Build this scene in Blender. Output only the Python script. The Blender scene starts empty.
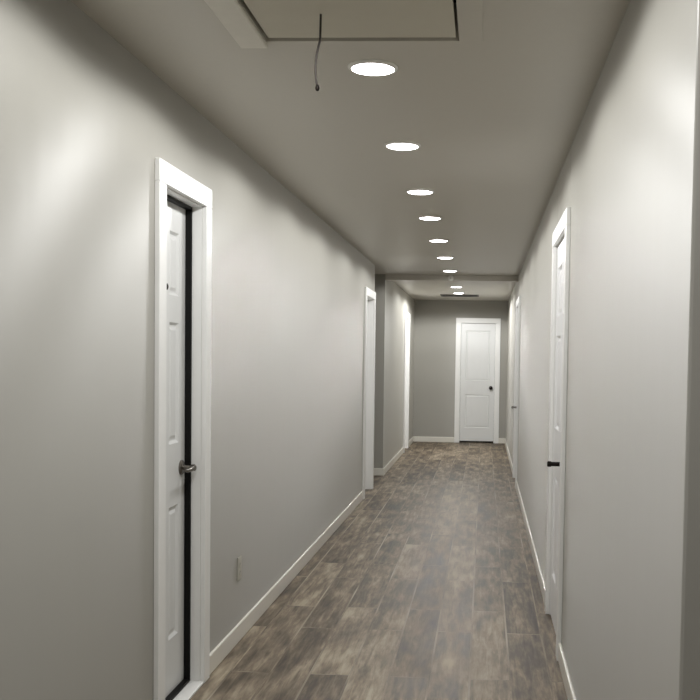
import bpy, bmesh, math
from mathutils import Vector, Matrix

scene = bpy.context.scene
COL = scene.collection

# ------------------------------------------------------------------ dimensions (metres)
XL, XR = -1.21, 0.39            # corridor wall faces
HC = 2.443                      # ceiling height
YEND = 17.2                     # end wall face
YBACK = -1.5                    # behind the camera
WT = 0.125                      # wall thickness
YCOR = 1.94                     # outside corner where the right wall starts
XROOM = 2.6                     # side space to the right of the camera
HALL0, HALL1 = 10.93, 12.08     # side hall opening in the left wall
XHALL = -3.4
HEAD = 2.055                    # door opening height

# ------------------------------------------------------------------ materials
def new_mat(name):
    m = bpy.data.materials.new(name); m.use_nodes = True
    nt = m.node_tree; b = nt.nodes['Principled BSDF']
    return m, nt, b

def lin(r, g, b):
    f = lambda c: (c/255/12.92) if c/255 <= .04045 else ((c/255+.055)/1.055)**2.4
    return (f(r), f(g), f(b), 1)

def paint(name, col, rough=.45, vary=.04, bump=.05, scale=(1, 1, 1), nscale=30, spec=.5, bdist=.002):
    m, nt, b = new_mat(name)
    tc = nt.nodes.new('ShaderNodeNewGeometry')
    mp = nt.nodes.new('ShaderNodeMapping'); mp.inputs['Scale'].default_value = scale
    n = nt.nodes.new('ShaderNodeTexNoise'); n.inputs['Scale'].default_value = nscale; n.inputs['Detail'].default_value = 3
    nt.links.new(tc.outputs['Position'], mp.inputs['Vector']); nt.links.new(mp.outputs[0], n.inputs['Vector'])
    mx = nt.nodes.new('ShaderNodeMix'); mx.data_type = 'RGBA'
    mx.inputs['A'].default_value = [c*(1-vary) for c in col[:3]]+[1]
    mx.inputs['B'].default_value = [min(1, c*(1+vary)) for c in col[:3]]+[1]
    nt.links.new(n.outputs['Fac'], mx.inputs['Factor']); nt.links.new(mx.outputs['Result'], b.inputs['Base Color'])
    b.inputs['Roughness'].default_value = rough
    b.inputs['Specular IOR Level'].default_value = spec
    if bump:
        bp = nt.nodes.new('ShaderNodeBump'); bp.inputs['Strength'].default_value = bump; bp.inputs['Distance'].default_value = bdist
        nt.links.new(n.outputs['Fac'], bp.inputs['Height']); nt.links.new(bp.outputs[0], b.inputs['Normal'])
    return m

def metal(name, col, rough=.3, metallic=1):
    m = paint(name, col, rough, .05, .02, nscale=120)
    m.node_tree.nodes['Principled BSDF'].inputs['Metallic'].default_value = metallic
    return m

M_WALL = paint('greige_wall_paint', lin(162, 160, 153), .40, .015, .1, (1.2, 5.0, .35), 2.2, .34, .004)
def brushed(m):
    # roller and sanding marks: the sheen of the paint is drawn out up and down the wall
    nt = m.node_tree; b = nt.nodes['Principled BSDF']
    t = nt.nodes.new('ShaderNodeTangent'); t.direction_type = 'RADIAL'; t.axis = 'Z'
    nt.links.new(t.outputs[0], b.inputs['Tangent']); b.inputs['Anisotropic'].default_value = 1; b.inputs['IOR'].default_value = 1.5; b.inputs['Anisotropic Rotation'].default_value = .25
brushed(M_WALL)
M_CEIL = paint('greige_ceiling_paint', lin(203, 199, 189), .38, .02, .06, (1, 1, 1), 40, .5)
M_HATCH = paint('hatch_board_paint', lin(203, 198, 183), .5, .03, .05, nscale=12)
M_PALE = paint('pale_trim_board_paint', lin(232, 229, 220), .5, .05, .05, nscale=25)
M_WHITE = paint('white_trim_paint', lin(236, 236, 234), .35, .02, .04, nscale=20)
M_DOOR = paint('white_door_paint', lin(236, 236, 237), .32, .02, .04, (1, 1, .3), 20)
M_LEAF = paint('soft_white_door_paint', lin(222, 223, 222), .34, .02, .04, (1, 1, .3), 20)
M_BASE = paint('white_baseboard_paint', lin(222, 219, 210), .32, .03, .04, nscale=20)
M_BLACK = paint('black_rubber_seal', lin(14, 13, 12), .6, .2, .05, nscale=60, spec=.2)
M_BRONZE = metal('dark_bronze_metal', lin(44, 40, 38), .35)
M_NICKEL = metal('satin_nickel_metal', lin(120, 116, 110), .28)
M_PLATE = paint('almond_outlet_plastic', lin(184, 182, 172), .4, .02, .0)
M_CORD = paint('grey_pull_cord', lin(52, 47, 43), .8, .2, .1, nscale=300)
M_RING = paint('white_light_trim', lin(236, 235, 230), .4, .02, 0)
M_GRILLE = paint('dark_grille_metal', lin(70, 66, 62), .5, .1, 0)
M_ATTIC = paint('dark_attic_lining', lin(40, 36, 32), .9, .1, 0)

def emit(name, strength, col=(1, .99, .97, 1)):
    m = bpy.data.materials.new(name); m.use_nodes = True; nt = m.node_tree
    nt.nodes.clear()
    o = nt.nodes.new('ShaderNodeOutputMaterial'); e = nt.nodes.new('ShaderNodeEmission')
    e.inputs['Color'].default_value = col; e.inputs['Strength'].default_value = strength
    nt.links.new(e.outputs[0], o.inputs[0]); return m
M_LENS = emit('lit_led_lens', 18)

def floor_material():
    m, nt, b = new_mat('rustic_wood_plank_floor'); N = nt.nodes.new; L = nt.links.new
    geo = N('ShaderNodeNewGeometry')
    mp = N('ShaderNodeMapping'); mp.inputs['Rotation'].default_value = (0, 0, math.radians(90)); mp.inputs['Location'].default_value = (.3, .04, 0)
    L(geo.outputs['Position'], mp.inputs['Vector'])
    br = N('ShaderNodeTexBrick'); br.offset = .37; br.offset_frequency = 2
    br.inputs['Color1'].default_value = (0, 0, 0, 1); br.inputs['Color2'].default_value = (1, 1, 1, 1)
    br.inputs['Mortar'].default_value = (.5, .5, .5, 1)
    br.inputs['Scale'].default_value = 1; br.inputs['Mortar Size'].default_value = .005; br.inputs['Mortar Smooth'].default_value = .3
    br.inputs['Bias'].default_value = 0; br.inputs['Brick Width'].default_value = 1.22; br.inputs['Row Height'].default_value = .18
    L(mp.outputs[0], br.inputs['Vector'])
    # stretched grain, shifted by plank tone so that neighbouring planks do not continue each other
    off = N('ShaderNodeVectorMath'); off.operation = 'MULTIPLY_ADD'
    off.inputs[1].default_value = (7, 13, 5); L(br.outputs['Color'], off.inputs[0]); L(geo.outputs['Position'], off.inputs[2])
    g1 = N('ShaderNodeMapping'); g1.inputs['Scale'].default_value = (38, 3.2, 1); L(off.outputs[0], g1.inputs['Vector'])
    n1 = N('ShaderNodeTexNoise'); n1.inputs['Scale'].default_value = 1; n1.inputs['Detail'].default_value = 6; n1.inputs['Roughness'].default_value = .65; n1.inputs['Distortion'].default_value = .6
    L(g1.outputs[0], n1.inputs['Vector'])
    g2 = N('ShaderNodeMapping'); g2.inputs['Scale'].default_value = (10, 2.6, 1); L(off.outputs[0], g2.inputs['Vector'])
    n2 = N('ShaderNodeTexNoise'); n2.inputs['Scale'].default_value = 1; n2.inputs['Detail'].default_value = 4; n2.inputs['Roughness'].default_value = .6
    L(g2.outputs[0], n2.inputs['Vector'])
    def math_(op, a, bb):
        k = N('ShaderNodeMath'); k.operation = op
        for i, v in enumerate((a, bb)):
            if isinstance(v, (int, float)): k.inputs[i].default_value = v
            else: L(v, k.inputs[i])
        return k.outputs[0]
    tone = N('ShaderNodeSeparateColor'); L(br.outputs['Color'], tone.inputs[0])
    s = math_('ADD', math_('MULTIPLY', n1.outputs['Fac'], .45), math_('MULTIPLY', n2.outputs['Fac'], .65))
    s = math_('ADD', s, math_('MULTIPLY', math_('SUBTRACT', tone.outputs[0], .5), .10))
    cr = N('ShaderNodeValToRGB'); e = cr.color_ramp.elements
    e[0].position = .36; e[0].color = lin(48, 39, 29)
    e[1].position = .72; e[1].color = lin(166, 154, 133)
    x = e.new(.48); x.color = lin(88, 77, 63)
    x = e.new(.58); x.color = lin(122, 109, 92)
    L(s, cr.inputs[0])
    mx = N('ShaderNodeMix'); mx.data_type = 'RGBA'; g3 = N('ShaderNodeMapping'); g3.inputs['Scale'].default_value = (5.6, 1.1, 1); L(geo.outputs['Position'], g3.inputs['Vector'])
    n3 = N('ShaderNodeTexNoise'); n3.inputs['Scale'].default_value = 1; n3.inputs['Detail'].default_value = 2; L(g3.outputs[0], n3.inputs['Vector'])
    mr = N('ShaderNodeMapRange'); mr.inputs['From Min'].default_value = .45; mr.inputs['From Max'].default_value = .66; mr.inputs['To Max'].default_value = .75; L(n3.outputs['Fac'], mr.inputs['Value'])
    L(math_('MULTIPLY', br.outputs['Fac'], mr.outputs[0]), mx.inputs['Factor'])   # worn pale bevels along some stretches of the seams
    L(cr.outputs[0], mx.inputs['A']); mx.inputs['B'].default_value = lin(176, 166, 148)
    L(mx.outputs['Result'], b.inputs['Base Color'])
    rr = math_('ADD', math_('MULTIPLY', n2.outputs['Fac'], .3), .42); b.inputs['Specular IOR Level'].default_value = .35; L(rr, b.inputs['Roughness'])
    h = math_('SUBTRACT', math_('MULTIPLY', s, .4), math_('MULTIPLY', br.outputs['Fac'], .35))
    bp = N('ShaderNodeBump'); bp.inputs['Strength'].default_value = .35; bp.inputs['Distance'].default_value = .003
    L(h, bp.inputs['Height']); L(bp.outputs[0], b.inputs['Normal'])
    return m
M_FLOOR = floor_material()

# ------------------------------------------------------------------ mesh helpers
def add_box(bm, x0, x1, y0, y1, z0, z1):
    v = [bm.verts.new(p) for p in ((x0, y0, z0), (x1, y0, z0), (x1, y1, z0), (x0, y1, z0), (x0, y0, z1), (x1, y0, z1), (x1, y1, z1), (x0, y1, z1))]
    for f in ((0, 3, 2, 1), (4, 5, 6, 7), (0, 1, 5, 4), (1, 2, 6, 5), (2, 3, 7, 6), (3, 0, 4, 7)):
        bm.faces.new([v[i] for i in f])

def add_lathe(bm, prof, seg=40, axis='Z', centre=(0, 0, 0), close=False):
    """prof: list of (radius, height) revolved about an axis through centre"""
    rings = []
    for r, h in prof:
        ring = []
        for i in range(seg):
            a = 2*math.pi*i/seg; c, s = r*math.cos(a), r*math.sin(a)
            p = {'Z': (c, s, h), 'Y': (s, h, c), 'X': (h, c, s)}[axis]
            ring.append(bm.verts.new([p[k]+centre[k] for k in range(3)]))
        rings.append(ring)
    for a, b in zip(rings, rings[1:]):
        for i in range(seg):
            bm.faces.new((a[i], a[(i+1) % seg], b[(i+1) % seg], b[i]))
    if close:
        for i in range(seg):
            a, b = rings[-1], rings[0]
            bm.faces.new((a[i], a[(i+1) % seg], b[(i+1) % seg], b[i]))
    else:
        bm.faces.new(rings[0][::-1]); bm.faces.new(rings[-1])

def add_tube(bm, pts, rad, seg=10):
    pts = [Vector(p) for p in pts]; rings = []
    for i, p in enumerate(pts):
        t = (pts[min(i+1, len(pts)-1)]-pts[max(i-1, 0)]).normalized()
        a = t.cross(Vector((0, 1, 0.013))).normalized(); b = t.cross(a)
        r = rad[i] if isinstance(rad, (list, tuple)) else rad
        rings.append([bm.verts.new(p+r*(math.cos(2*math.pi*k/seg)*a+math.sin(2*math.pi*k/seg)*b)) for k in range(seg)])
    for a, b in zip(rings, rings[1:]):
        for i in range(seg):
            bm.faces.new((a[i], a[(i+1) % seg], b[(i+1) % seg], b[i]))
    bm.faces.new(rings[0][::-1]); bm.faces.new(rings[-1])

def obj(name, bm, mat, parent=None, bevel=0, smooth=False):
    bmesh.ops.recalc_face_normals(bm, faces=bm.faces[:])
    me = bpy.data.meshes.new(name); bm.to_mesh(me); bm.free()
    me.materials.append(mat)
    o = bpy.data.objects.new(name, me); COL.objects.link(o)
    if parent: o.parent = parent
    if bevel:
        md = o.modifiers.new('bevel', 'BEVEL'); md.width = bevel; md.segments = 2; md.limit_method = 'ANGLE'; md.angle_limit = math.radians(40)
    if smooth:
        for p in me.polygons: p.use_smooth = True
        md = o.modifiers.new('edge', 'EDGE_SPLIT'); md.split_angle = math.radians(35)
    return o

def tag(o, label, cat, group=None, kind=None):
    o['label'] = label; o['category'] = cat
    if group: o['group'] = group
    if kind: o['kind'] = kind
    return o

def empty(name, loc, rz=0):
    o = bpy.data.objects.new(name, None); COL.objects.link(o); o.location = loc; o.rotation_euler = (0, 0, rz)
    o.empty_display_size = .1
    return o

def boxes(name, lst, mat, label, cat, bevel=0):
    bm = bmesh.new()
    for b in lst: add_box(bm, *b)
    return tag(obj(name, bm, mat, None, bevel), label, cat, None, 'structure')

# ------------------------------------------------------------------ openings:  (jamb faces along the wall)
RO = .018                        # jamb board thickness
D1 = (3.70, 4.225); D2 = (10.10, 10.80); D3 = (15.15, 15.90)       # left wall
DA = (4.81, 5.60); DB = (11.22, 12.16)                              # right wall
DE = (-.405, .182)                                                  # end wall (along x)

def wall_run(y0, y1, xa, xb, doors):
    out = []; y = y0
    for a, b in doors:
        out.append((xa, xb, y, a-RO, 0, HC)); out.append((xa, xb, a-RO, b+RO, HEAD+RO, HC)); y = b+RO
    out.append((xa, xb, y, y1, 0, HC)); return out

# ------------------------------------------------------------------ setting
boxes('floor', [(XHALL-.2, XROOM+.2, YBACK-.2, YEND+.3, -.1, 0)], M_FLOOR,
      'rustic brown grey wood plank floor running the length of the hallway', 'floor')
HX0, HX1, HY0, HY1 = -.722, -.098, 2.62, 3.248   # hatch hole
boxes('ceiling', [(XHALL-.2, HX0, YBACK-.2, YEND+.3, HC, HC+.12), (HX1, XROOM+.2, YBACK-.2, YEND+.3, HC, HC+.12),
                  (HX0, HX1, YBACK-.2, HY0, HC, HC+.12), (HX0, HX1, HY1, YEND+.3, HC, HC+.12)], M_CEIL,
      'flat greige ceiling of the hallway with a row of downlights', 'ceiling')
boxes('wall_left', wall_run(YBACK, HALL0, XL-WT, XL, [D1, D2]), M_WALL, 'long greige left wall with the white recessed door', 'wall')
boxes('wall_left_far', wall_run(HALL1, YEND, XL-WT, XL, [D3]), M_WALL, 'far greige left wall beyond the side hall opening', 'wall')
boxes('wall_right', wall_run(YCOR, YEND, XR, XR+WT, [DA, DB]), M_WALL, 'long greige right wall with vertical bands of lamp light', 'wall', .006)
boxes('wall_right_return', [(XR+WT, XROOM, YCOR, YCOR+WT, 0, HC)], M_WALL, 'shaded greige return wall at the right edge of the photo', 'wall')
boxes('wall_right_near', [(XROOM, XROOM+WT, YBACK, YCOR+WT, 0, HC)], M_WALL, 'greige wall of the side space right of the camera, out of frame', 'wall')
boxes('wall_back', [(XL-WT, XROOM+WT, YBACK-WT, YBACK, 0, HC)], M_WALL, 'greige wall behind the camera, out of frame', 'wall')
boxes('wall_end', [(XL-WT, DE[0]-RO, YEND, YEND+WT, 0, HC), (DE[1]+RO, XR+WT, YEND, YEND+WT, 0, HC),
                   (DE[0]-RO, DE[1]+RO, YEND, YEND+WT, HEAD+RO, HC)], M_WALL, 'greige end wall of the hallway holding the far white door', 'wall')
boxes('wall_hall_far', [(XHALL, XL-WT, HALL1, HALL1+WT, 0, HC)], M_WALL, 'dim greige wall inside the side hall opening on the left', 'wall')
boxes('wall_hall_near', [(XHALL, XL-WT, HALL0-WT, HALL0, 0, HC)], M_WALL, 'near wall of the side hall on the left, hidden from view', 'wall')
boxes('wall_hall_end', [(XHALL-WT, XHALL, HALL0-WT, HALL1+WT, 0, HC)], M_WALL, 'end wall of the side hall on the left, hidden from view', 'wall')

# baseboards
BH, BT, CW = .092, .015, .083
def baseboard(name, runs, label):
    bm = bmesh.new()
    for (x0, x1, y0, y1) in runs: add_box(bm, x0, x1, y0, y1, 0, BH)
    return tag(obj(name, bm, M_BASE, None, .007), label, 'baseboard', None, 'structure')
c = CW+.006
baseboard('baseboard_left_near', [(XL, XL+BT, YBACK, D1[0]-c)], 'white baseboard on the left wall nearer than the recessed door')
baseboard('baseboard_left', [(XL, XL+BT, D1[1]+c, D2[0]-c)], 'long white baseboard on the left wall past the recessed door')
baseboard('baseboard_left_far', [(XL, XL+BT, HALL1, D3[0]-c)], 'white baseboard on the far left wall beyond the side hall')
baseboard('baseboard_left_end', [(XL, XL+BT, D3[1]+c, YEND)], 'short white baseboard in the far left corner of the hallway')
baseboard('baseboard_hall', [(XHALL, XL+BT, HALL1-BT, HALL1)], 'white baseboard end showing inside the side hall opening')
baseboard('baseboard_right_near', [(XR-BT, XR, YCOR-BT, DA[0]-c)], 'white baseboard on the right wall nearer than the first right door')
baseboard('baseboard_right', [(XR-BT, XR, DA[1]+c, DB[0]-c)], 'long white baseboard on the right wall between its two doors')
baseboard('baseboard_right_far', [(XR-BT, XR, DB[1]+c, YEND)], 'white baseboard on the right wall beyond the second right door')
baseboard('baseboard_return', [(XR, XROOM, YCOR-BT, YCOR)], 'white baseboard along the return wall at the right edge')
baseboard('baseboard_end_left', [(XL+BT, DE[0]-c, YEND-BT, YEND)], 'white baseboard on the end wall left of the far door')
baseboard('baseboard_end_right', [(DE[1]+c, XR-BT, YEND-BT, YEND)], 'short white baseboard on the end wall right of the far door')

# ------------------------------------------------------------------ doors
def leaf_mesh(w, z0, z1, t, panels):
    """leaf from x=-w/2..w/2, front face y=0, back y=-t, with moulded sunk panels on the front"""
    bm = bmesh.new()
    xs = sorted({-w/2, w/2} | {p[0] for p in panels} | {p[1] for p in panels})
    zs = sorted({z0, z1} | {p[2] for p in panels} | {p[3] for p in panels})
    V = {(x, z): bm.verts.new((x, 0, z)) for x in xs for z in zs}
    pf = []
    for i in range(len(xs)-1):
        for j in range(len(zs)-1):
            f = bm.faces.new((V[xs[i], zs[j]], V[xs[i+1], zs[j]], V[xs[i+1], zs[j+1]], V[xs[i], zs[j+1]]))
            f.normal_update()
            cx, cz = (xs[i]+xs[i+1])/2, (zs[j]+zs[j+1])/2
            if any(p[0] < cx < p[1] and p[2] < cz < p[3] for p in panels): pf.append(f)
    # sides and back
    bnd = [(x, z0) for x in xs]+[(w/2, z) for z in zs[1:]]+[(x, z1) for x in xs[::-1][1:]]+[(-w/2, z) for z in zs[::-1][1:-1]]
    bk = [bm.verts.new((x, -t, z)) for x, z in bnd]
    for i in range(len(bnd)):
        k = (i+1) % len(bnd); bm.faces.new((V[bnd[i]], V[bnd[k]], bk[k], bk[i]))
    bm.faces.new(bk)
    bmesh.ops.recalc_face_normals(bm, faces=bm.faces[:])
    for f in pf:
        bmesh.ops.inset_individual(bm, faces=[f], thickness=.016, depth=-.010)
        bmesh.ops.inset_individual(bm, faces=[f], thickness=.012, depth=0)
        bmesh.ops.inset_individual(bm, faces=[f], thickness=.018, depth=.006)
    return bm

def lever_handle(root, hx, y, z, side, mat, length=.10, reach=.055):
    """rosette on the leaf (part) with neck and lever (sub-part). side: direction the lever points along x"""
    bm = bmesh.new(); add_lathe(bm, [(.031, 0), (.031, .006), (.026, .011), (.014, .013)], 28, 'Y', (hx, y, z))
    ro = obj('door_handle', bm, mat, root, 0, True)
    bm = bmesh.new()
    add_lathe(bm, [(.011, .008), (.011, reach-.012), (.014, reach-.008), (.014, reach+.006), (.010, reach+.010)], 20, 'Y', (hx, y, z))
    pts = [(hx+side*s*length, y+reach-.004*s*s, z-.004*math.sin(s*2.6)) for s in [i/8 for i in range(9)]]
    add_tube(bm, pts, [.0105]*3+[.0100, .0095, .009, .0088, .0085, .006], 12)
    lv = obj('lever', bm, mat, ro, 0, True)
    return ro

def door(name, origin, rz, w, recess, panels, hside, label, seal=False, handle_mat=M_BRONZE, gap=.008, mat=M_DOOR, peep=False, sill=False, knob=False, hz=.95, reach=.055):
    r = tag(empty(name, origin, rz), label, 'door', None, 'structure')
    h = HEAD
    # casing: three boards, mitred look by butt joint with head across
    for s in (-1, 1):
        bm = bmesh.new(); a, b = sorted((s*(w/2+.005), s*(w/2+.005+CW)))
        add_box(bm, a, b, 0, .020, 0, h+.005); obj('side_casing', bm, M_WHITE, r, .003)
    bm = bmesh.new(); add_box(bm, -w/2-.005-CW, w/2+.005+CW, 0, .020, h+.005, h+.005+CW); obj('head_casing', bm, M_WHITE, r, .003)
    # jamb boards lining the opening
    for s in (-1, 1):
        bm = bmesh.new(); a, b = sorted((s*w/2, s*(w/2+RO-.001))); add_box(bm, a, b, -WT, 0, 0, h); obj('jamb', bm, M_WHITE, r)
    bm = bmesh.new(); add_box(bm, -w/2-RO+.001, w/2+RO-.001, -WT, 0, h, h+RO-.001); obj('head_jamb', bm, M_WHITE, r)
    m = .003
    lz0 = gap; lz1 = h-.004
    lo = obj('leaf', leaf_mesh(w-2*m, lz0, lz1, .035, panels), mat, r, 0)
    lo.location = (0, -recess, 0)
    if seal:
        bm = bmesh.new(); t = .016; d = .026; f = -recess+.0005
        add_box(bm, -w/2, -w/2+.012, f, f+d, .012, h); add_box(bm, w/2-.012, w/2, f, f+d, .012, h)
        add_box(bm, -w/2+.012, w/2-.012, f, f+d, h-.012, h); add_box(bm, -w/2+.012, w/2-.012, f, f+d, .012, .024)
        obj('weatherstrip', bm, M_BLACK, r)
    if sill:
        bm = bmesh.new(); add_box(bm, -w/2, w/2, -WT, .018, 0, .012); obj('threshold', bm, M_WHITE, r, .003)
    hx = hside*(w/2-.062)
    if knob:
        bm = bmesh.new(); add_lathe(bm, [(.033, 0), (.033, .006), (.016, .012), (.012, .03), (.022, .038), (.029, .05), (.028, .062), (.018, .07), (.006, .072)], 28, 'Y', (hx, -recess, hz))
        obj('door_knob', bm, handle_mat, r, 0, True)
    else:
        lever_handle(r, hx, -recess, hz, -hside, handle_mat, reach=reach)
    if peep:
        bm = bmesh.new(); add_lathe(bm, [(.013, 0), (.013, .004), (.008, .006), (.006, .004)], 20, 'Y', (peep[0], -recess, peep[1]))
        obj('peephole', bm, M_BRONZE, r, 0, True)
    return r

def six_panels(w):
    st = .095; mid = .08; x1 = w/2-st; xi = mid/2; out = []
    for a, b in ((.25, .80), (1.06, 1.56), (1.67, 1.93)):
        out += [(-x1, -xi, a, b), (xi, x1, a, b)]
    return out
def two_panels(w):
    x1 = w/2-.085
    return [(-x1, x1, .26, .83), (-x1, x1, 1.07, 1.93)]

RL, RR, RE = -math.pi/2, math.pi/2, math.pi
def left_door(name, d, **k):
    w = d[1]-d[0]; return door(name, (XL, (d[0]+d[1])/2, 0), RL, w, **k)
def right_door(name, d, **k):
    w = d[1]-d[0]; return door(name, (XR, (d[0]+d[1])/2, 0), RR, w, **k)
w1 = D1[1]-D1[0]
left_door('door_1', D1, recess=.068, panels=six_panels(w1), hside=-1, seal=True, sill=True, gap=.012, handle_mat=M_NICKEL, peep=(0.0, 1.70), mat=M_LEAF,
          label='nearest white panelled door set deep in the left wall with black seal')
left_door('door_2', D2, recess=.075, panels=six_panels(.70), hside=1, label='white framed doorway on the left wall just before the side hall')
left_door('door_3', D3, recess=.075, panels=six_panels(.75), hside=1, label='farthest white framed doorway on the left, near the end wall')
right_door('door_4', DA, recess=.004, panels=six_panels(DA[1]-DA[0]), hside=-1, gap=.014, hz=.925, reach=.07, label='nearest white door on the right wall with black lever handle')
right_door('door_5', DB, recess=.03, panels=six_panels(DB[1]-DB[0]), hside=-1, gap=.014, hz=.90, reach=.095, label='far door on the right wall, second from the camera', handle_mat=M_NICKEL)
we = DE[1]-DE[0]
door('door_6', ((DE[0]+DE[1])/2, YEND, 0), RE, we, mat=M_LEAF, recess=.02, panels=two_panels(we), hside=-1, gap=.03, knob=True,
     label='white two panel door in the end wall with dark knob')

# ------------------------------------------------------------------ downlights
LX = -.407
lights_y = [1.12, 2.45, 3.53, 4.80, 6.10, 7.22, 8.58, 10.00, 11.48, 13.98, 15.26]
ordn = ['first', 'second', 'third', 'fourth', 'fifth', 'sixth', 'seventh', 'eighth', 'ninth', 'tenth']
def downlight_parts(root, lens_mat):
    bm = bmesh.new()
    add_lathe(bm, [(.074, -.0005), (.088, -.0005), (.088, -.004), (.084, -.008), (.076, -.010), (.074, -.008)], 48, 'Z', close=True)
    tr = obj('trim_ring', bm, M_RING, root, 0, True)
    bm = bmesh.new(); add_lathe(bm, [(.0735, -.001), (.0735, -.008), (.068, -.011), (.04, -.0125), (.002, -.013)], 48, 'Z')
    return tr, obj('lens', bm, lens_mat, root)
BEAM = [(0, 0), (.06, 0), (.11, .45), (.16, 1.8), (.21, 2.55), (.30, 1.95), (.42, 1.08), (.6, .66), (.8, .58), (1, .66)]   # radiance over the cosine off the lamp's axis
def lamp(root, watts):
    l = bpy.data.lights.new('bulb', 'AREA'); l.shape = 'DISK'; l.size = .14; l.energy = watts; l.color = (1, .998, .985)
    # the fixture's beam profile, as its photometric data sheet would give it
    l.use_nodes = True; nt = l.node_tree; e = nt.nodes['Emission']
    g = nt.nodes.new('ShaderNodeNewGeometry'); d = nt.nodes.new('ShaderNodeVectorMath'); d.operation = 'DOT_PRODUCT'
    nt.links.new(g.outputs['Incoming'], d.inputs[0]); nt.links.new(g.outputs['Normal'], d.inputs[1])
    ab = nt.nodes.new('ShaderNodeMath'); ab.operation = 'ABSOLUTE'; nt.links.new(d.outputs['Value'], ab.inputs[0])
    cv = nt.nodes.new('ShaderNodeFloatCurve'); c = cv.mapping.curves[0]
    cv.mapping.use_clip = False
    c.points[0].location = (BEAM[0][0], BEAM[0][1]/3); c.points[1].location = (BEAM[-1][0], BEAM[-1][1]/3)
    for x, y in BEAM[1:-1]: c.points.new(x, y/3)
    for p in c.points: p.handle_type = 'VECTOR'
    cv.mapping.update()
    nt.links.new(ab.outputs[0], cv.inputs['Value'])
    k = nt.nodes.new('ShaderNodeMath'); k.operation = 'MULTIPLY'; k.inputs[1].default_value = 3
    nt.links.new(cv.outputs[0], k.inputs[0]); nt.links.new(k.outputs[0], e.inputs['Strength'])
    o = bpy.data.objects.new('bulb', l); COL.objects.link(o); o.parent = root; o.location = (0, 0, -.0140)
    return o
WATTS = 12.6
proto = None
for i, y in enumerate(lights_y):
    r = empty('downlight', (LX, y, HC))
    if proto is None: proto = downlight_parts(r, M_LENS)
    else:
        for p in proto:
            q = p.copy(); q.parent = r; COL.objects.link(q)
    lamp(r, WATTS*(1.5 if i == 0 else 3.9 if i == 10 else 1.6 if i == 9 else 1))
    if i == 0: lab = 'added unseen ceiling downlight over the camera, lighting the near walls'  # this one is added out of view to light the near walls
    elif i == 1: lab = 'round lit ceiling downlight nearer than the attic hatch, out of frame'
    elif i == 2: lab = 'largest round lit ceiling downlight, nearest one beyond the attic hatch'
    elif i == 9: lab = 'nearer of the two small lit downlights beyond the ceiling beam'
    elif i == 10: lab = 'farthest lit ceiling downlight, beside the dark grille at the end wall'
    else: lab = '%s round lit ceiling downlight counting from the attic hatch' % ordn[i-2]
    tag(r, lab, 'ceiling light', 'downlights along the hallway ceiling')
r = empty('downlight', (1.7, .5, HC))  # added lamp, never in view, there to brighten the return wall and corner
for p in proto:
    q = p.copy(); q.parent = r; COL.objects.link(q)
lamp(r, WATTS*1.5)
tag(r, 'added unseen downlight right of the camera, brightening the return wall', 'ceiling light', 'downlights along the hallway ceiling')

# shallow beam across the ceiling where the side hall ends, and the alarm on it
boxes('trim_1', [(XL, XR, HALL1, HALL1+.16, HC-.068, HC)], M_CEIL, 'shallow greige ceiling beam crossing the hallway past the side hall', 'beam', .004)
A = empty('smoke_alarm', (-.42, HALL1, HC-.040))
tag(A, 'small pale round alarm on the face of the ceiling beam', 'smoke alarm')
bm = bmesh.new(); add_lathe(bm, [(.036, 0), (.036, -.012), (.030, -.020), (.002, -.022)], 28, 'Y'); obj('housing', bm, M_RING, A, 0, True)
bm = bmesh.new(); add_lathe(bm, [(.008, -.0215), (.008, -.024), (.006, -.025)], 16, 'Y'); obj('test_button', bm, M_PLATE, A, 0, True)

# ------------------------------------------------------------------ attic hatch, its cord
HT = empty('attic_hatch', (-.41, 2.93, HC))
tag(HT, 'square attic hatch in the ceiling with dark gap and pale left trim board', 'attic hatch')
ox, oy = -.41, 2.93
bm = bmesh.new(); add_box(bm, HX0+.013-ox, HX1-.010-ox, HY0+.013-oy, HY1-.030-oy, .001, .020); obj('panel', bm, M_HATCH, HT, .002)
def hbox(name, x0, x1, y0, y1, mat, z0=-.012, lab=None):
    bm = bmesh.new(); add_box(bm, x0-ox, x1-ox, y0-oy, y1-oy, z0, -.0005); o = obj(name, bm, mat, HT, .004)
    if lab: o['label'] = lab
hbox('trim_board', HX0-.090, HX0-.001, HY0-.04, HY1+.030, M_PALE, -.014, 'pale wide board along the left side')
hbox('trim_board', HX1+.001, HX1+.075, HY0-.04, HY1+.004, M_CEIL, -.004)
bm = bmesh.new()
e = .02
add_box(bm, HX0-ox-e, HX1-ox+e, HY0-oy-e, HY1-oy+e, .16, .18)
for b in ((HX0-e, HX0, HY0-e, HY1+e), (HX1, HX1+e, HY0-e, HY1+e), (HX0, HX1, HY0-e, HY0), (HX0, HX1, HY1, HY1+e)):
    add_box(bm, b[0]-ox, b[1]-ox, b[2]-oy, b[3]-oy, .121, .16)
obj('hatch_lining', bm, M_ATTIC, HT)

bm = bmesh.new()
cx, cy = -.502, 2.99
pts = [(cx-.003*t-.012*max(0, math.sin((t-.35)*4.2)), cy, HC-.002-.214*t) for t in [i/16 for i in range(17)]]
add_tube(bm, pts, .0034, 8)
cord = obj('pull_cord', bm, M_CORD, None, 0, True)
bm = bmesh.new(); ex, ey, ez = pts[-1]
add_lathe(bm, [(.003, .008), (.006, .004), (.007, -.003), (.005, -.009), (.002, -.011)], 16, 'Z', (ex, ey, ez))
obj('pull_knob', bm, M_BRONZE, cord, 0, True)
tag(cord, 'dark pull cord dangling from the attic hatch', 'cord')

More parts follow.
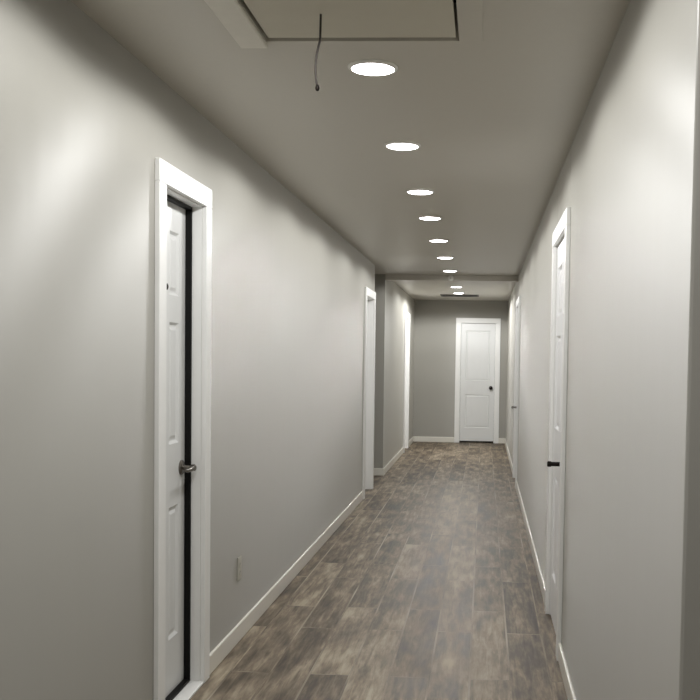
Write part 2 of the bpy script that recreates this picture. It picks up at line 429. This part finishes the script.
# ------------------------------------------------------------------ ceiling return grille at the far end
G = empty('ceiling_grille', (-.405, 15.90, HC))
tag(G, 'dark slatted ceiling grille just before the end wall', 'vent')
gw, gd = .60, .46
bm = bmesh.new(); add_box(bm, -gw/2+.03, gw/2-.03, -gd/2+.03, gd/2-.03, -.003, -.0005); obj('backing', bm, M_BLACK, G)
bm = bmesh.new()
for b in ((-gw/2, gw/2, -gd/2, -gd/2+.03), (-gw/2, gw/2, gd/2-.03, gd/2), (-gw/2, -gw/2+.03, -gd/2+.03, gd/2-.03), (gw/2-.03, gw/2, -gd/2+.03, gd/2-.03)):
    add_box(bm, *b, -.008, -.0005)
obj('frame', bm, M_GRILLE, G)
bm = bmesh.new()
n = 12
for k in range(n):
    y = -gd/2+.04+k*(gd-.08)/(n-1); add_box(bm, -gw/2+.03, gw/2-.03, y-.006, y+.006, -.007, -.0032)
obj('slats', bm, M_GRILLE, G)

# ------------------------------------------------------------------ outlet on the left wall
O = empty('wall_outlet', (XL, 4.91, .365), RL)
tag(O, 'pale outlet plate low on the left wall past the recessed door', 'outlet')
bm = bmesh.new(); add_box(bm, -.035, .035, 0, .006, -.0575, .0575); pl = obj('cover_plate', bm, M_PLATE, O, .002)
for s in (-1, 1):
    bm = bmesh.new(); add_lathe(bm, [(.016, .0055), (.016, .0075), (.014, .008)], 24, 'Y', (0, 0, s*.020)); rc = obj('socket', bm, M_PLATE, O, 0, True)
    bm = bmesh.new(); add_box(bm, -.0075, -.0055, .0078, .0084, s*.020-.002, s*.020+.006); add_box(bm, .0055, .0075, .0078, .0084, s*.020-.002, s*.020+.006)
    obj('slots', bm, M_BLACK, rc)
bm = bmesh.new(); add_lathe(bm, [(.003, .006), (.003, .0068)], 12, 'Y', (0, 0, 0)); obj('screw', bm, M_NICKEL, O)

# ------------------------------------------------------------------ world and camera
w = bpy.data.worlds.new('World'); scene.world = w; w.use_nodes = True
w.node_tree.nodes['Background'].inputs[0].default_value = (.02, .02, .02, 1); w.node_tree.nodes['Background'].inputs[1].default_value = 0

yaw, pitch, roll, px, py, F = .05669, -.04616, .01531, 426.74, 405.56, 1000.
f = Vector((-math.sin(yaw)*math.cos(pitch), math.cos(yaw)*math.cos(pitch), math.sin(pitch)))
r0 = Vector((math.cos(yaw), math.sin(yaw), 0)); u0 = r0.cross(f)
r = r0*math.cos(roll)+u0*math.sin(roll); u = -r0*math.sin(roll)+u0*math.cos(roll)
cd = bpy.data.cameras.new('camera'); cam = bpy.data.objects.new('camera', cd); COL.objects.link(cam)
cam.matrix_world = Matrix(((r.x, u.x, -f.x, 0), (r.y, u.y, -f.y, 0), (r.z, u.z, -f.z, 1.4242), (0, 0, 0, 1)))
cd.sensor_fit = 'HORIZONTAL'; cd.sensor_width = 36; cd.lens = 36*F/700
cd.shift_x = -(px-350)/700; cd.shift_y = (py-350)/700
scene.camera = cam

vs = scene.view_settings
vs.view_transform = 'Standard'; vs.look = 'None'; vs.exposure = .1; vs.gamma = 1; vs.use_curve_mapping = False
scene.cycles.max_bounces = 14; scene.cycles.diffuse_bounces = 10
